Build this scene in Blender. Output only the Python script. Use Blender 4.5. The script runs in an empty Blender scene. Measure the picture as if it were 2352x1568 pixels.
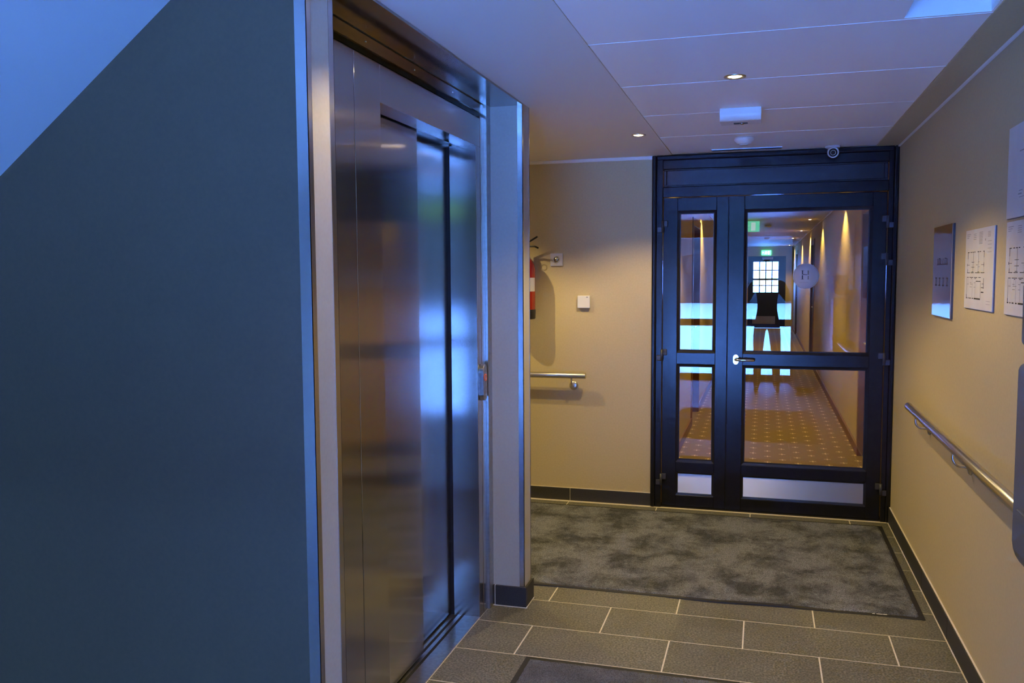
import bpy, bmesh, math, random
from mathutils import Vector, Matrix
random.seed(7)
SC = bpy.context.scene
COL = SC.collection
PI = math.pi

# ---------------------------------------------------------------- camera
F_PX, YAW, PITCH, ROLL, EYE = 1989.476, 0.2826, 0.0762, -0.0058, 1.5569
cam_d = bpy.data.cameras.new('camera'); cam = bpy.data.objects.new('camera', cam_d); COL.objects.link(cam)
cam_d.sensor_width = 36.0; cam_d.sensor_fit = 'HORIZONTAL'; cam_d.lens = 36.0 * F_PX / 2352.0
cam_d.clip_start = 0.05; cam_d.clip_end = 200
_fw = Vector((-math.sin(YAW) * math.cos(PITCH), math.cos(YAW) * math.cos(PITCH), -math.sin(PITCH)))
_r = Vector((math.cos(YAW), math.sin(YAW), 0)); _u = _r.cross(_fw)
_r2 = math.cos(ROLL) * _r + math.sin(ROLL) * _u; _u2 = -math.sin(ROLL) * _r + math.cos(ROLL) * _u
_m = Matrix((_r2, _u2, -_fw)).transposed().to_4x4(); _m.translation = Vector((0, 0, EYE))
cam.matrix_world = _m
SC.camera = cam

# ---------------------------------------------------------------- world: overcast winter dusk
SKY = 64.0
W = bpy.data.worlds.new('sky'); SC.world = W; W.use_nodes = True
nt = W.node_tree; bg = nt.nodes['Background']
bg.inputs['Color'].default_value = (0.105, 0.285, 1.0, 1); bg.inputs['Strength'].default_value = SKY

# ---------------------------------------------------------------- exposure
SC.view_settings.view_transform = 'Standard'; SC.view_settings.look = 'None'
SC.view_settings.exposure = 0.0; SC.view_settings.gamma = 1.0; SC.view_settings.use_curve_mapping = False
SC.cycles.max_bounces = 10; SC.cycles.diffuse_bounces = 5; SC.cycles.glossy_bounces = 6
SC.cycles.transparent_max_bounces = 16; SC.cycles.sample_clamp_indirect = 0.0
SC.cycles.use_denoising = True
WARM = (1.0, 0.775, 0.35)
SPOT_W = 61.0

# ---------------------------------------------------------------- main dimensions (metres)
D = 5.788            # back wall / glass door plane
XR = 0.781           # right wall
XE = -1.058          # face of the wall that holds the elevator
XF = -1.22           # elevator front frame plane
YB = 1.90            # near wall (left of the picture) plane
H = 2.33             # soffit height
HP = 2.334           # ceiling panels
YW = -1.4            # entrance glazing behind the viewpoint
XW = -2.9            # far left wall of the lobby
YC = 26.0            # far end of the corridor
XCL, XCR = -0.70, 0.80

# ---------------------------------------------------------------- materials
MATS = {}
def nmath(nt, op, a, b=None, c=None):
    n = nt.nodes.new('ShaderNodeMath'); n.operation = op
    for i, v in enumerate((a, b, c)):
        if v is None: continue
        if isinstance(v, (int, float)): n.inputs[i].default_value = v
        else: nt.links.new(v, n.inputs[i])
    return n.outputs[0]
def mat(name, col, rough=0.5, metal=0.0, noise=None, bump=None, aniso=0.0, arot=0.0, emit=None, spec=0.5, ior=None, coat=0.0):
    m = bpy.data.materials.new(name); m.use_nodes = True; nt = m.node_tree; b = nt.nodes['Principled BSDF']
    b.inputs['Base Color'].default_value = (*col, 1); b.inputs['Roughness'].default_value = rough; b.inputs['Metallic'].default_value = metal
    b.inputs['Specular IOR Level'].default_value = spec
    if coat: b.inputs['Coat Weight'].default_value = coat; b.inputs['Coat Roughness'].default_value = 0.08
    tc = nt.nodes.new('ShaderNodeTexCoord')
    if noise:      # (scale, colour2, detail, lo, hi)
        s, c2, det, lo, hi = noise
        n = nt.nodes.new('ShaderNodeTexNoise'); n.inputs['Scale'].default_value = s; n.inputs['Detail'].default_value = det
        gi = nt.nodes.new('ShaderNodeNewGeometry')
        nt.links.new(gi.outputs['Position'], n.inputs['Vector'])
        r = nt.nodes.new('ShaderNodeMapRange'); r.inputs['From Min'].default_value = lo; r.inputs['From Max'].default_value = hi
        nt.links.new(n.outputs['Fac'], r.inputs['Value'])
        mx = nt.nodes.new('ShaderNodeMix'); mx.data_type = 'RGBA'
        mx.inputs['A'].default_value = (*col, 1); mx.inputs['B'].default_value = (*c2, 1)
        nt.links.new(r.outputs[0], mx.inputs['Factor']); nt.links.new(mx.outputs['Result'], b.inputs['Base Color'])
    if bump:       # (scale, strength, distance)
        n = nt.nodes.new('ShaderNodeTexNoise'); n.inputs['Scale'].default_value = bump[0]; n.inputs['Detail'].default_value = 3
        gi = nt.nodes.new('ShaderNodeNewGeometry'); nt.links.new(gi.outputs['Position'], n.inputs['Vector'])
        bp = nt.nodes.new('ShaderNodeBump'); bp.inputs['Strength'].default_value = bump[1]; bp.inputs['Distance'].default_value = bump[2]
        nt.links.new(n.outputs['Fac'], bp.inputs['Height']); nt.links.new(bp.outputs['Normal'], b.inputs['Normal'])
    if aniso:
        b.inputs['Anisotropic'].default_value = aniso; b.inputs['Anisotropic Rotation'].default_value = arot
        t = nt.nodes.new('ShaderNodeTangent'); t.direction_type = 'RADIAL'; t.axis = 'Z'
        nt.links.new(t.outputs['Tangent'], b.inputs['Tangent'])
    if emit:
        b.inputs['Emission Color'].default_value = (*emit[0], 1); b.inputs['Emission Strength'].default_value = emit[1]
    MATS[name] = m
    return m
mat('beige_paint', (0.56, 0.455, 0.252), 0.62, noise=(90, (0.52, 0.42, 0.230), 4, 0.3, 0.7), bump=(260, 0.12, 0.0008))
mat('pier_paint', (0.50, 0.465, 0.385), 0.6, noise=(90, (0.47, 0.435, 0.36), 4, 0.3, 0.7), bump=(260, 0.12, 0.0008))
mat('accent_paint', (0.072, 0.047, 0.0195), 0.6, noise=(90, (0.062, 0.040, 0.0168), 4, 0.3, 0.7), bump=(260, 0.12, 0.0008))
mat('soffit_paint', (0.77, 0.74, 0.68), 0.5, bump=(220, 0.06, 0.0006))
mat('white_paint', (0.86, 0.85, 0.83), 0.5, bump=(220, 0.06, 0.0006))
mat('panel_white', (0.90, 0.89, 0.87), 0.42, bump=(400, 0.05, 0.0004))
mat('white_trim', (0.78, 0.78, 0.76), 0.4)
mat('steel', (0.52, 0.50, 0.47), 0.155, 1.0, aniso=1.0)
mat('steel_soffit', (0.42, 0.40, 0.37), 0.16, 1.0)
mat('steel_trim', (0.60, 0.59, 0.57), 0.24, 1.0, aniso=0.5)
mat('steel_kick', (0.66, 0.65, 0.63), 0.40, 1.0, aniso=0.95, arot=0.25)
mat('steel_rail', (0.60, 0.56, 0.50), 0.30, 1.0)
mat('steel_mirror', (0.55, 0.52, 0.49), 0.06, 1.0)
mat('steel_dull', (0.52, 0.51, 0.49), 0.30, 1.0, noise=(60, (0.42, 0.41, 0.39), 3, 0.35, 0.7))
mat('chrome', (0.80, 0.79, 0.77), 0.08, 1.0)
mat('black_gap', (0.008, 0.008, 0.010), 0.6)
mat('door_alu', (0.011, 0.011, 0.013), 0.20, spec=0.27, noise=(30, (0.009, 0.009, 0.011), 3, 0.3, 0.7))
mat('bead_alu', (0.013, 0.013, 0.016), 0.25, spec=0.4)
mat('gasket', (0.008, 0.008, 0.009), 0.5)
mat('hinge_grey', (0.04, 0.04, 0.043), 0.4)
mat('plastic_white', (0.74, 0.73, 0.71), 0.35)
mat('plastic_socket', (0.55, 0.54, 0.53), 0.35)
mat('plastic_grey', (0.10, 0.115, 0.15), 0.35)
mat('plastic_dark', (0.012, 0.012, 0.013), 0.35)
mat('ext_red', (0.42, 0.012, 0.008), 0.25, coat=0.5)
mat('label_white', (0.72, 0.68, 0.66), 0.5)
mat('label_pink', (0.62, 0.20, 0.24), 0.5)
mat('paper', (0.66, 0.64, 0.60), 0.45, noise=(14, (0.62, 0.60, 0.56), 2, 0.3, 0.7))
mat('paper_edge', (0.10, 0.11, 0.16), 0.3)
mat('ink', (0.035, 0.035, 0.04), 0.6)
mat('ink_faint', (0.33, 0.32, 0.31), 0.6)
mat('grout', (0.74, 0.66, 0.50), 0.8, noise=(60, (0.64, 0.56, 0.42), 3, 0.3, 0.7))
mat('base_tile', (0.026, 0.025, 0.022), 0.55, noise=(220, (0.044, 0.042, 0.037), 4, 0.4, 0.7), bump=(300, 0.15, 0.0006))
mat('rubber', (0.012, 0.012, 0.012), 0.6)
mat('wood', (0.20, 0.085, 0.03), 0.38, noise=(9, (0.155, 0.062, 0.02), 5, 0.3, 0.7))
mat('wood_dark', (0.06, 0.03, 0.014), 0.4, noise=(9, (0.045, 0.022, 0.01), 4, 0.3, 0.7))
mat('corr_paint', (0.52, 0.41, 0.23), 0.6, noise=(70, (0.48, 0.375, 0.205), 4, 0.3, 0.7))
mat('corr_ceiling', (0.42, 0.36, 0.27), 0.6)
mat('fardoor', (0.012, 0.016, 0.026), 0.35)
mat('snow', (0.80, 0.82, 0.86), 0.8, noise=(1.2, (0.70, 0.72, 0.78), 4, 0.3, 0.7), bump=(3, 0.5, 0.05))
mat('backdrop', (0.020, 0.024, 0.020), 0.9, noise=(2, (0.035, 0.04, 0.035), 5, 0.3, 0.7))
mat('lamp_glow', (1, 0.9, 0.7), 0.4, emit=((1.0, 0.80, 0.50), 60.0))
mat('exit_green', (0.05, 0.5, 0.2), 0.4, emit=((0.10, 1.0, 0.42), 5.0))
mat('exit_dim', (0.05, 0.40, 0.2), 0.4, emit=((0.08, 0.9, 0.42), 0.35))
mat('exit_white', (0.8, 0.9, 0.8), 0.4, emit=((0.75, 1.0, 0.85), 5.0))
mat('red_led', (0.5, 0.05, 0.03), 0.4, emit=((1.0, 0.25, 0.16), 0.18))
mat('sticker', (0.62, 0.60, 0.60), 0.5)
mat('sticker_ring', (0.50, 0.47, 0.44), 0.4)
mat('emblem_dark', (0.05, 0.045, 0.06), 0.5)
mat('emblem_gold', (0.26, 0.22, 0.15), 0.4)
mat('trousers', (0.035, 0.026, 0.020), 0.9)
mat('jacket', (0.012, 0.012, 0.014), 0.8)
mat('skin', (0.55, 0.36, 0.27), 0.5)
mat('hair', (0.05, 0.03, 0.02), 0.6)
mat('bag', (0.45, 0.44, 0.43), 0.5, noise=(12, (0.30, 0.28, 0.27), 3, 0.3, 0.7))
mat('stair_paint', (0.50, 0.50, 0.48), 0.6, bump=(220, 0.06, 0.0006))

def tile_material():
    m = mat('floor_tile', (0.078, 0.074, 0.052), 0.45, noise=(120, (0.235, 0.220, 0.155), 6, 0.40, 0.68), bump=(320, 0.22, 0.0007))
    nt = m.node_tree; b = nt.nodes['Principled BSDF']; src = b.inputs['Base Color'].links[0].from_socket
    gi = nt.nodes.new('ShaderNodeNewGeometry')
    n = nt.nodes.new('ShaderNodeTexNoise'); n.inputs['Scale'].default_value = 5.0; n.inputs['Detail'].default_value = 6; n.inputs['Roughness'].default_value = 0.7
    nt.links.new(gi.outputs['Position'], n.inputs['Vector'])
    oi = nt.nodes.new('ShaderNodeObjectInfo')
    v = nmath(nt, 'MULTIPLY_ADD', n.outputs['Fac'], 0.8, 0.60)
    v = nmath(nt, 'ADD', v, nmath(nt, 'MULTIPLY', oi.outputs['Random'], 0.14))
    hs = nt.nodes.new('ShaderNodeHueSaturation'); nt.links.new(src, hs.inputs['Color']); nt.links.new(v, hs.inputs['Value'])
    nt.links.new(hs.outputs['Color'], b.inputs['Base Color'])
tile_material()

def pile_material(name, a, c, dark):
    m = bpy.data.materials.new(name); m.use_nodes = True; nt = m.node_tree; b = nt.nodes['Principled BSDF']
    b.inputs['Roughness'].default_value = 1.0; b.inputs['Specular IOR Level'].default_value = 0.05
    gi = nt.nodes.new('ShaderNodeNewGeometry')
    f = nt.nodes.new('ShaderNodeTexNoise'); f.inputs['Scale'].default_value = 260; f.inputs['Detail'].default_value = 2
    nt.links.new(gi.outputs['Position'], f.inputs['Vector'])
    mp = nt.nodes.new('ShaderNodeMapping'); mp.inputs['Scale'].default_value = (1.15, 1.0, 1); nt.links.new(gi.outputs['Position'], mp.inputs['Vector'])
    g = nt.nodes.new('ShaderNodeTexNoise'); g.inputs['Scale'].default_value = 3.6; g.inputs['Detail'].default_value = 10; g.inputs['Roughness'].default_value = 0.72; g.inputs['Distortion'].default_value = 0.25
    nt.links.new(mp.outputs[0], g.inputs['Vector'])
    r1 = nt.nodes.new('ShaderNodeMapRange'); r1.inputs['From Min'].default_value = 0.43; r1.inputs['From Max'].default_value = 0.60; r1.inputs['To Min'].default_value = 1.0; r1.inputs['To Max'].default_value = dark
    nt.links.new(g.outputs['Fac'], r1.inputs['Value'])
    r2 = nt.nodes.new('ShaderNodeMapRange'); r2.inputs['From Min'].default_value = 0.3; r2.inputs['From Max'].default_value = 0.7
    nt.links.new(f.outputs['Fac'], r2.inputs['Value'])
    mx = nt.nodes.new('ShaderNodeMix'); mx.data_type = 'RGBA'; mx.inputs['A'].default_value = (*a, 1); mx.inputs['B'].default_value = (*c, 1)
    nt.links.new(r2.outputs[0], mx.inputs['Factor'])
    hs = nt.nodes.new('ShaderNodeHueSaturation'); nt.links.new(mx.outputs['Result'], hs.inputs['Color']); nt.links.new(r1.outputs[0], hs.inputs['Value'])
    nt.links.new(hs.outputs['Color'], b.inputs['Base Color'])
    bp = nt.nodes.new('ShaderNodeBump'); bp.inputs['Strength'].default_value = 0.7; bp.inputs['Distance'].default_value = 0.004
    nt.links.new(f.outputs['Fac'], bp.inputs['Height']); nt.links.new(bp.outputs['Normal'], b.inputs['Normal'])
    MATS[name] = m
pile_material('mat_pile', (0.055, 0.057, 0.064), (0.30, 0.305, 0.325), 0.36)
pile_material('mat_pile_plain', (0.075, 0.075, 0.080), (0.20, 0.20, 0.21), 0.72)

def carpet_material():
    m = bpy.data.materials.new('carpet'); m.use_nodes = True; nt = m.node_tree; b = nt.nodes['Principled BSDF']
    b.inputs['Roughness'].default_value = 0.9; b.inputs['Specular IOR Level'].default_value = 0.15
    gi = nt.nodes.new('ShaderNodeNewGeometry'); sp = nt.nodes.new('ShaderNodeSeparateXYZ'); nt.links.new(gi.outputs['Position'], sp.inputs[0])
    def lattice(x0, y0):
        fx = nmath(nt, 'FRACT', nmath(nt, 'MULTIPLY_ADD', sp.outputs[0], 1 / 0.241, 0.5 - x0 / 0.241 + 40))
        fy = nmath(nt, 'FRACT', nmath(nt, 'MULTIPLY_ADD', sp.outputs[1], 1 / 0.234, 0.5 - y0 / 0.234 + 80))
        dx = nmath(nt, 'ABSOLUTE', nmath(nt, 'SUBTRACT', fx, 0.5)); dy = nmath(nt, 'ABSOLUTE', nmath(nt, 'SUBTRACT', fy, 0.5))
        dia = nmath(nt, 'LESS_THAN', nmath(nt, 'ADD', dx, dy), 0.055)
        hx = nmath(nt, 'MULTIPLY', nmath(nt, 'LESS_THAN', dx, 0.115), nmath(nt, 'LESS_THAN', dy, 0.022))
        hy = nmath(nt, 'MULTIPLY', nmath(nt, 'LESS_THAN', dy, 0.115), nmath(nt, 'LESS_THAN', dx, 0.018))
        return nmath(nt, 'MAXIMUM', dia, nmath(nt, 'MAXIMUM', hx, hy))
    k = nmath(nt, 'MAXIMUM', lattice(0.054, 7.40), lattice(0.1745, 7.517))
    n = nt.nodes.new('ShaderNodeTexNoise'); n.inputs['Scale'].default_value = 120; nt.links.new(gi.outputs['Position'], n.inputs['Vector'])
    mx = nt.nodes.new('ShaderNodeMix'); mx.data_type = 'RGBA'; mx.inputs['A'].default_value = (0.17, 0.115, 0.036, 1); mx.inputs['B'].default_value = (0.23, 0.155, 0.052, 1)
    nt.links.new(n.outputs['Fac'], mx.inputs['Factor'])
    m2 = nt.nodes.new('ShaderNodeMix'); m2.data_type = 'RGBA'; m2.inputs['B'].default_value = (0.70, 0.52, 0.24, 1)
    nt.links.new(mx.outputs['Result'], m2.inputs['A']); nt.links.new(k, m2.inputs['Factor']); nt.links.new(m2.outputs['Result'], b.inputs['Base Color'])
    MATS['carpet'] = m
carpet_material()

def glass_material(name, boost, tint=(1, 1, 1), rough=0.0):
    m = bpy.data.materials.new(name); m.use_nodes = True; nt = m.node_tree
    for n in list(nt.nodes):
        if n.type == 'BSDF_PRINCIPLED': nt.nodes.remove(n)
    out = nt.nodes['Material Output']
    t = nt.nodes.new('ShaderNodeBsdfTransparent'); t.inputs['Color'].default_value = (*tint, 1)
    g = nt.nodes.new('ShaderNodeBsdfGlossy'); g.inputs['Roughness'].default_value = rough
    fr = nt.nodes.new('ShaderNodeFresnel'); fr.inputs['IOR'].default_value = 1.5
    k = nmath(nt, 'MINIMUM', nmath(nt, 'MULTIPLY', fr.outputs[0], boost), 0.95)
    mx = nt.nodes.new('ShaderNodeMixShader'); nt.links.new(k, mx.inputs[0]); nt.links.new(t.outputs[0], mx.inputs[1]); nt.links.new(g.outputs[0], mx.inputs[2])
    nt.links.new(mx.outputs[0], out.inputs['Surface'])
    MATS[name] = m
glass_material('glass', 1.5, (0.93, 0.95, 0.95))
glass_material('glass_clear', 1.0, (0.97, 0.98, 0.98))

# ---------------------------------------------------------------- mesh helpers (world coordinates)
WLOC = {}
def box(bm, x0, x1, y0, y1, z0, z1):
    if x1 < x0: x0, x1 = x1, x0
    if y1 < y0: y0, y1 = y1, y0
    if z1 < z0: z0, z1 = z1, z0
    v = [bm.verts.new(p) for p in ((x0, y0, z0), (x1, y0, z0), (x1, y1, z0), (x0, y1, z0), (x0, y0, z1), (x1, y0, z1), (x1, y1, z1), (x0, y1, z1))]
    for f in ((3, 2, 1, 0), (4, 5, 6, 7), (0, 1, 5, 4), (1, 2, 6, 5), (2, 3, 7, 6), (3, 0, 4, 7)): bm.faces.new([v[i] for i in f])
def poly(bm, pts):
    return bm.faces.new([bm.verts.new(p) for p in pts])
def prism(bm, prof, axis, a0, a1):
    # prof: list of 2d points, extruded along axis ('x': (y,z), 'y': (x,z), 'z': (x,y))
    def P(p, a): return {'x': (a, p[0], p[1]), 'y': (p[0], a, p[1]), 'z': (p[0], p[1], a)}[axis]
    A = [bm.verts.new(P(p, a0)) for p in prof]; B = [bm.verts.new(P(p, a1)) for p in prof]; n = len(prof)
    bm.faces.new(A); bm.faces.new(B[::-1])
    for i in range(n): bm.faces.new([A[(i + 1) % n], A[i], B[i], B[(i + 1) % n]])
def frame_of(d):
    d = Vector(d).normalized(); a = Vector((0, 0, 1)) if abs(d.z) < 0.9 else Vector((1, 0, 0))
    u = d.cross(a).normalized(); return u, d.cross(u).normalized()
def tube(bm, pts, rad, seg=14, caps=True):
    pts = [Vector(p) for p in pts]; rings = []; n = len(pts)
    u = None
    for i, p in enumerate(pts):
        d = (pts[min(i + 1, n - 1)] - pts[max(i - 1, 0)]).normalized()
        if u is None: u, w = frame_of(d)
        else:
            u = (u - d * u.dot(d)).normalized(); w = d.cross(u)
        r = rad[i] if isinstance(rad, (list, tuple)) else rad
        rings.append([bm.verts.new(p + r * (math.cos(2 * PI * k / seg) * u + math.sin(2 * PI * k / seg) * w)) for k in range(seg)])
    for a, b in zip(rings, rings[1:]):
        for k in range(seg): f = bm.faces.new([a[k], a[(k + 1) % seg], b[(k + 1) % seg], b[k]]); f.smooth = True
    if caps: bm.faces.new(rings[0][::-1]); bm.faces.new(rings[-1])
def lathe(bm, c, axis, prof, seg=28):
    # prof: list of (distance along axis, radius)
    c = Vector(c); ax = Vector(axis).normalized(); u, w = frame_of(ax); rings = []
    for t, r in prof:
        if r < 1e-6: rings.append([bm.verts.new(c + ax * t)])
        else: rings.append([bm.verts.new(c + ax * t + r * (math.cos(2 * PI * k / seg) * u + math.sin(2 * PI * k / seg) * w)) for k in range(seg)])
    for a, b in zip(rings, rings[1:]):
        for k in range(seg):
            k2 = (k + 1) % seg
            if len(a) == 1 and len(b) == 1: continue
            if len(a) == 1: f = bm.faces.new([a[0], b[k2], b[k]])
            elif len(b) == 1: f = bm.faces.new([a[k], a[k2], b[0]])
            else: f = bm.faces.new([a[k], a[k2], b[k2], b[k]])
            f.smooth = True
    if len(rings[0]) > 1: bm.faces.new(rings[0][::-1])
    if len(rings[-1]) > 1: bm.faces.new(rings[-1])
def arc(cx, cy, r, a0, a1, n=8):
    return [(cx + r * math.cos(math.radians(a0 + (a1 - a0) * i / n)), cy + r * math.sin(math.radians(a0 + (a1 - a0) * i / n))) for i in range(n + 1)]
def wl(o): return WLOC.get(o.name, Vector((0, 0, 0)))
def obj(name, bm, m, parent=None, bevel=0.0, seg=1, smooth=False):
    if bevel:
        bmesh.ops.bevel(bm, geom=list(bm.edges), offset=bevel, offset_type='OFFSET', segments=seg, profile=0.5, affect='EDGES', clamp_overlap=True)
    bmesh.ops.recalc_face_normals(bm, faces=list(bm.faces))
    me = bpy.data.meshes.new(name); bm.to_mesh(me); bm.free()
    if smooth:
        for p in me.polygons: p.use_smooth = True
    if m: me.materials.append(MATS[m])
    o = bpy.data.objects.new(name, me); COL.objects.link(o)
    if parent is not None:
        o.parent = parent; o.location = -wl(parent)
    return o
def B(name, dims, m, parent=None, bevel=0.0, seg=1):
    bm = bmesh.new(); box(bm, *dims); return obj(name, bm, m, parent, bevel, seg)
def thing(name, label, cat, loc, group=None):
    o = bpy.data.objects.new(name, None); COL.objects.link(o); o.location = loc; o.empty_display_size = 0.1
    WLOC[o.name] = Vector(loc); o['label'] = label; o['category'] = cat
    if group: o['group'] = group
    return o
def struct(o, label=None):
    o['kind'] = 'structure'
    if label: o['label'] = label
    return o
def tag(o, label, cat, group=None):
    o['label'] = label; o['category'] = cat
    if group: o['group'] = group
    return o
def sempty(name, loc, label=None):
    o = bpy.data.objects.new(name, None); COL.objects.link(o); o.location = loc; WLOC[o.name] = Vector(loc); o.empty_display_size = 0.1
    return struct(o, label)

# ================================================================ FLOOR
bm = bmesh.new()
box(bm, XW, XR + 0.1, YW - 0.1, YB, -0.12, -0.0007)
box(bm, -2.65, XR + 0.1, YB, D + 0.06, -0.12, -0.0007)
floor = struct(obj('floor', bm, 'grout'), 'floor of dark grey-brown stone tiles laid in half bond with pale joints')
TW, TR, X0, Y0 = 0.603, 0.303, -0.6644, 3.9322
JO = 0.0062 / 2
regions = [(-2.65, XR - 0.012, YW, YB), (XE, XR - 0.012, YB, 2.03), (-1.222, XR - 0.012, 2.03, 3.812), (-1.048, XR - 0.012, 3.812, 3.96), (-2.65, XR - 0.012, 3.96, D - 0.026)]
_tm = {}
def tile_mesh(w, d):
    key = (round(w, 4), round(d, 4))
    if key not in _tm:
        b = bmesh.new(); box(b, -w / 2, w / 2, -d / 2, d / 2, -0.0006, 0)
        bmesh.ops.bevel(b, geom=[e for e in b.edges if all(v.co.z > -0.0001 for v in e.verts)], offset=0.0004, segments=1, affect='EDGES')
        me = bpy.data.meshes.new('tile'); b.to_mesh(me); b.free(); me.materials.append(MATS['floor_tile']); _tm[key] = me
    return _tm[key]
for row in range(-18, 8):
    ya, yb = Y0 + row * TR, Y0 + (row + 1) * TR
    off = 0.0 if row % 2 else 0.5          # row -1 lies just in front of line A
    for k in range(-5, 4):
        xa = X0 + (k + off) * TW; xb = xa + TW
        for (rx0, rx1, ry0, ry1) in regions:
            a, b2, c, d = max(xa + JO, rx0 + JO), min(xb - JO, rx1 - JO), max(ya + JO, ry0 if ry0 > ya else ya + JO), min(yb - JO, ry1 if ry1 < yb else yb - JO)
            if b2 - a < 0.012 or d - c < 0.012: continue
            o = bpy.data.objects.new('tile', tile_mesh(b2 - a, d - c)); COL.objects.link(o); o.parent = floor
            o.location = ((a + b2) / 2, (c + d) / 2, 0)

# ================================================================ WALLS
# back wall (left of the glass door, runs behind the elevator block)
bm = bmesh.new()
box(bm, -2.65, -0.712, D, D + 0.14, -0.1, H + 0.2)
wall_back = struct(obj('wall_back', bm, 'beige_paint'), 'beige painted back wall left of the glass door')
for (a, b2) in ((-2.65, -1.868), (-1.864, -1.268), (-1.264, -0.712)):
    B('base_tile', (a, b2, D - 0.010, D, 0.002, 0.086), 'base_tile', wall_back, 0.0015)
B('base_joint', (-2.65, -0.714, D - 0.006, D, 0.0, 0.0885), 'grout', wall_back)
B('ceiling_strip', (-2.65, -0.712, D - 0.014, D, H - 0.022, H), 'white_trim', wall_back, 0.003)
# right wall
bm = bmesh.new(); box(bm, XR, XR + 0.14, YW - 0.1, D + 0.02, -0.1, H + 0.2)
wall_right = struct(obj('wall_right', bm, 'beige_paint'), 'long beige wall on the right with handrail and notices')
ys = [D - 0.012, 5.175, 4.565, 3.945, 3.335, 2.73, 2.12, 1.51, 0.9, 0.29, -0.32, -1.39]
for a, b2 in zip(ys[1:], ys): B('base_tile', (XR - 0.011, XR, a + 0.0018, b2 - 0.0018, 0.002, 0.098), 'base_tile', wall_right, 0.0015)
B('base_joint', (XR - 0.007, XR, YW, D - 0.013, 0.0, 0.100), 'grout', wall_right)
B('ceiling_strip', (XR - 0.012, XR, YW, D - 0.02, H - 0.010, H), 'white_trim', wall_right, 0.002)
# near wall on the left: blue in the daylight, ends in the near pier of the elevator wall
bm = bmesh.new()
box(bm, XW, XE, YB, 2.030, -0.1, H + 0.3)
box(bm, XW, XF - 0.02, 2.030, 2.12, -0.1, H + 0.3)
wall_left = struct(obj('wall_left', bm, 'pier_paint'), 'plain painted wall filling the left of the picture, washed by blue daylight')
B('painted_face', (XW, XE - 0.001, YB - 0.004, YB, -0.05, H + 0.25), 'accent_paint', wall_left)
def corner_trim(parent, x, y, sx, sy, z0, z1, w=0.026, t=0.0016, wx=None):
    bm = bmesh.new(); wx = wx or w
    # leg on the face perpendicular to y, running in direction -sx ; leg on the face perpendicular to x, running in -sy
    box(bm, x + sx * t, x - sx * wx, y, y + sy * t, z0, z1)
    box(bm, x, x + sx * t, y + sy * t, y - sy * w, z0, z1)
    return obj('corner_trim', bm, 'steel_trim', parent)
corner_trim(wall_left, XE, YB - 0.004, 1, -1, 0.0, H, w=0.020, wx=0.030)
corner_trim(wall_left, XE, 2.030, 1, 1, 0.0, H, w=0.024, wx=0.020)
for (a, b2) in ((XW, -2.3), (-2.296, -1.7), (-1.696, XE - 0.0)):
    B('base_tile', (a, b2, YB - 0.014, YB - 0.0058, 0.002, 0.098), 'base_tile', wall_left, 0.0015)
# far pier beyond the elevator
bm = bmesh.new()
box(bm, XF - 0.03, XE, 3.825, 3.945, -0.1, H + 0.2)
box(bm, -2.65, XF - 0.03, 3.80, 3.945, -0.1, H + 0.2)
wall_elevator = struct(obj('wall_elevator', bm, 'pier_paint'), 'narrow beige wall pier between the elevator and the alcove')
corner_trim(wall_elevator, XE, 3.825, 1, -1, 0.098, H, w=0.010, wx=0.022)
corner_trim(wall_elevator, XE, 3.945, 1, 1, 0.098, H, w=0.006, wx=0.02)
B('base_tile', (-1.197, XE + 0.012, 3.814, 3.824, 0.003, 0.098), 'base_tile', wall_elevator, 0.0015)
B('base_tile', (-1.216, -1.2005, 3.816, 3.824, 0.003, 0.098), 'base_tile', wall_elevator, 0.0012)
B('base_tile', (XE + 0.002, XE + 0.0125, 3.826, 3.956, 0.003, 0.098), 'base_tile', wall_elevator, 0.0015)
B('base_joint', (-1.216, XE + 0.0145, 3.8125, 3.8235, 0.0, 0.004), 'grout', wall_elevator)
B('base_joint', (XE + 0.002, XE + 0.0145, 3.8235, 3.9575, 0.0, 0.004), 'grout', wall_elevator)
B('base_joint', (-1.2003, -1.1972, 3.8145, 3.8235, 0.0, 0.097), 'white_trim', wall_elevator)
# alcove end wall, lobby left wall, wall above and beside the entrance
struct(B('wall_alcove', (-2.79, -2.65, 3.80, D + 0.1, -0.1, H + 0.2), 'beige_paint'), 'beige end wall of the alcove behind the elevator')
struct(B('wall_stair', (XW - 0.14, XW, YW - 0.1, 2.03, -0.1, H + 0.3), 'beige_paint'), 'beige wall at the foot of the stairs')
bm = bmesh.new()
GX0, GX1, GZ = -1.55, 0.42, 2.16
box(bm, GX1, XR, YW - 0.14, YW, -0.1, H + 0.2)
box(bm, GX0, GX1, YW - 0.14, YW, GZ, H + 0.2)
box(bm, XW - 0.1, GX0, YW - 0.14, YW, -0.1, H + 0.2)
struct(obj('wall_entrance', bm, 'beige_paint'), 'wall around the glazed entrance')

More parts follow.
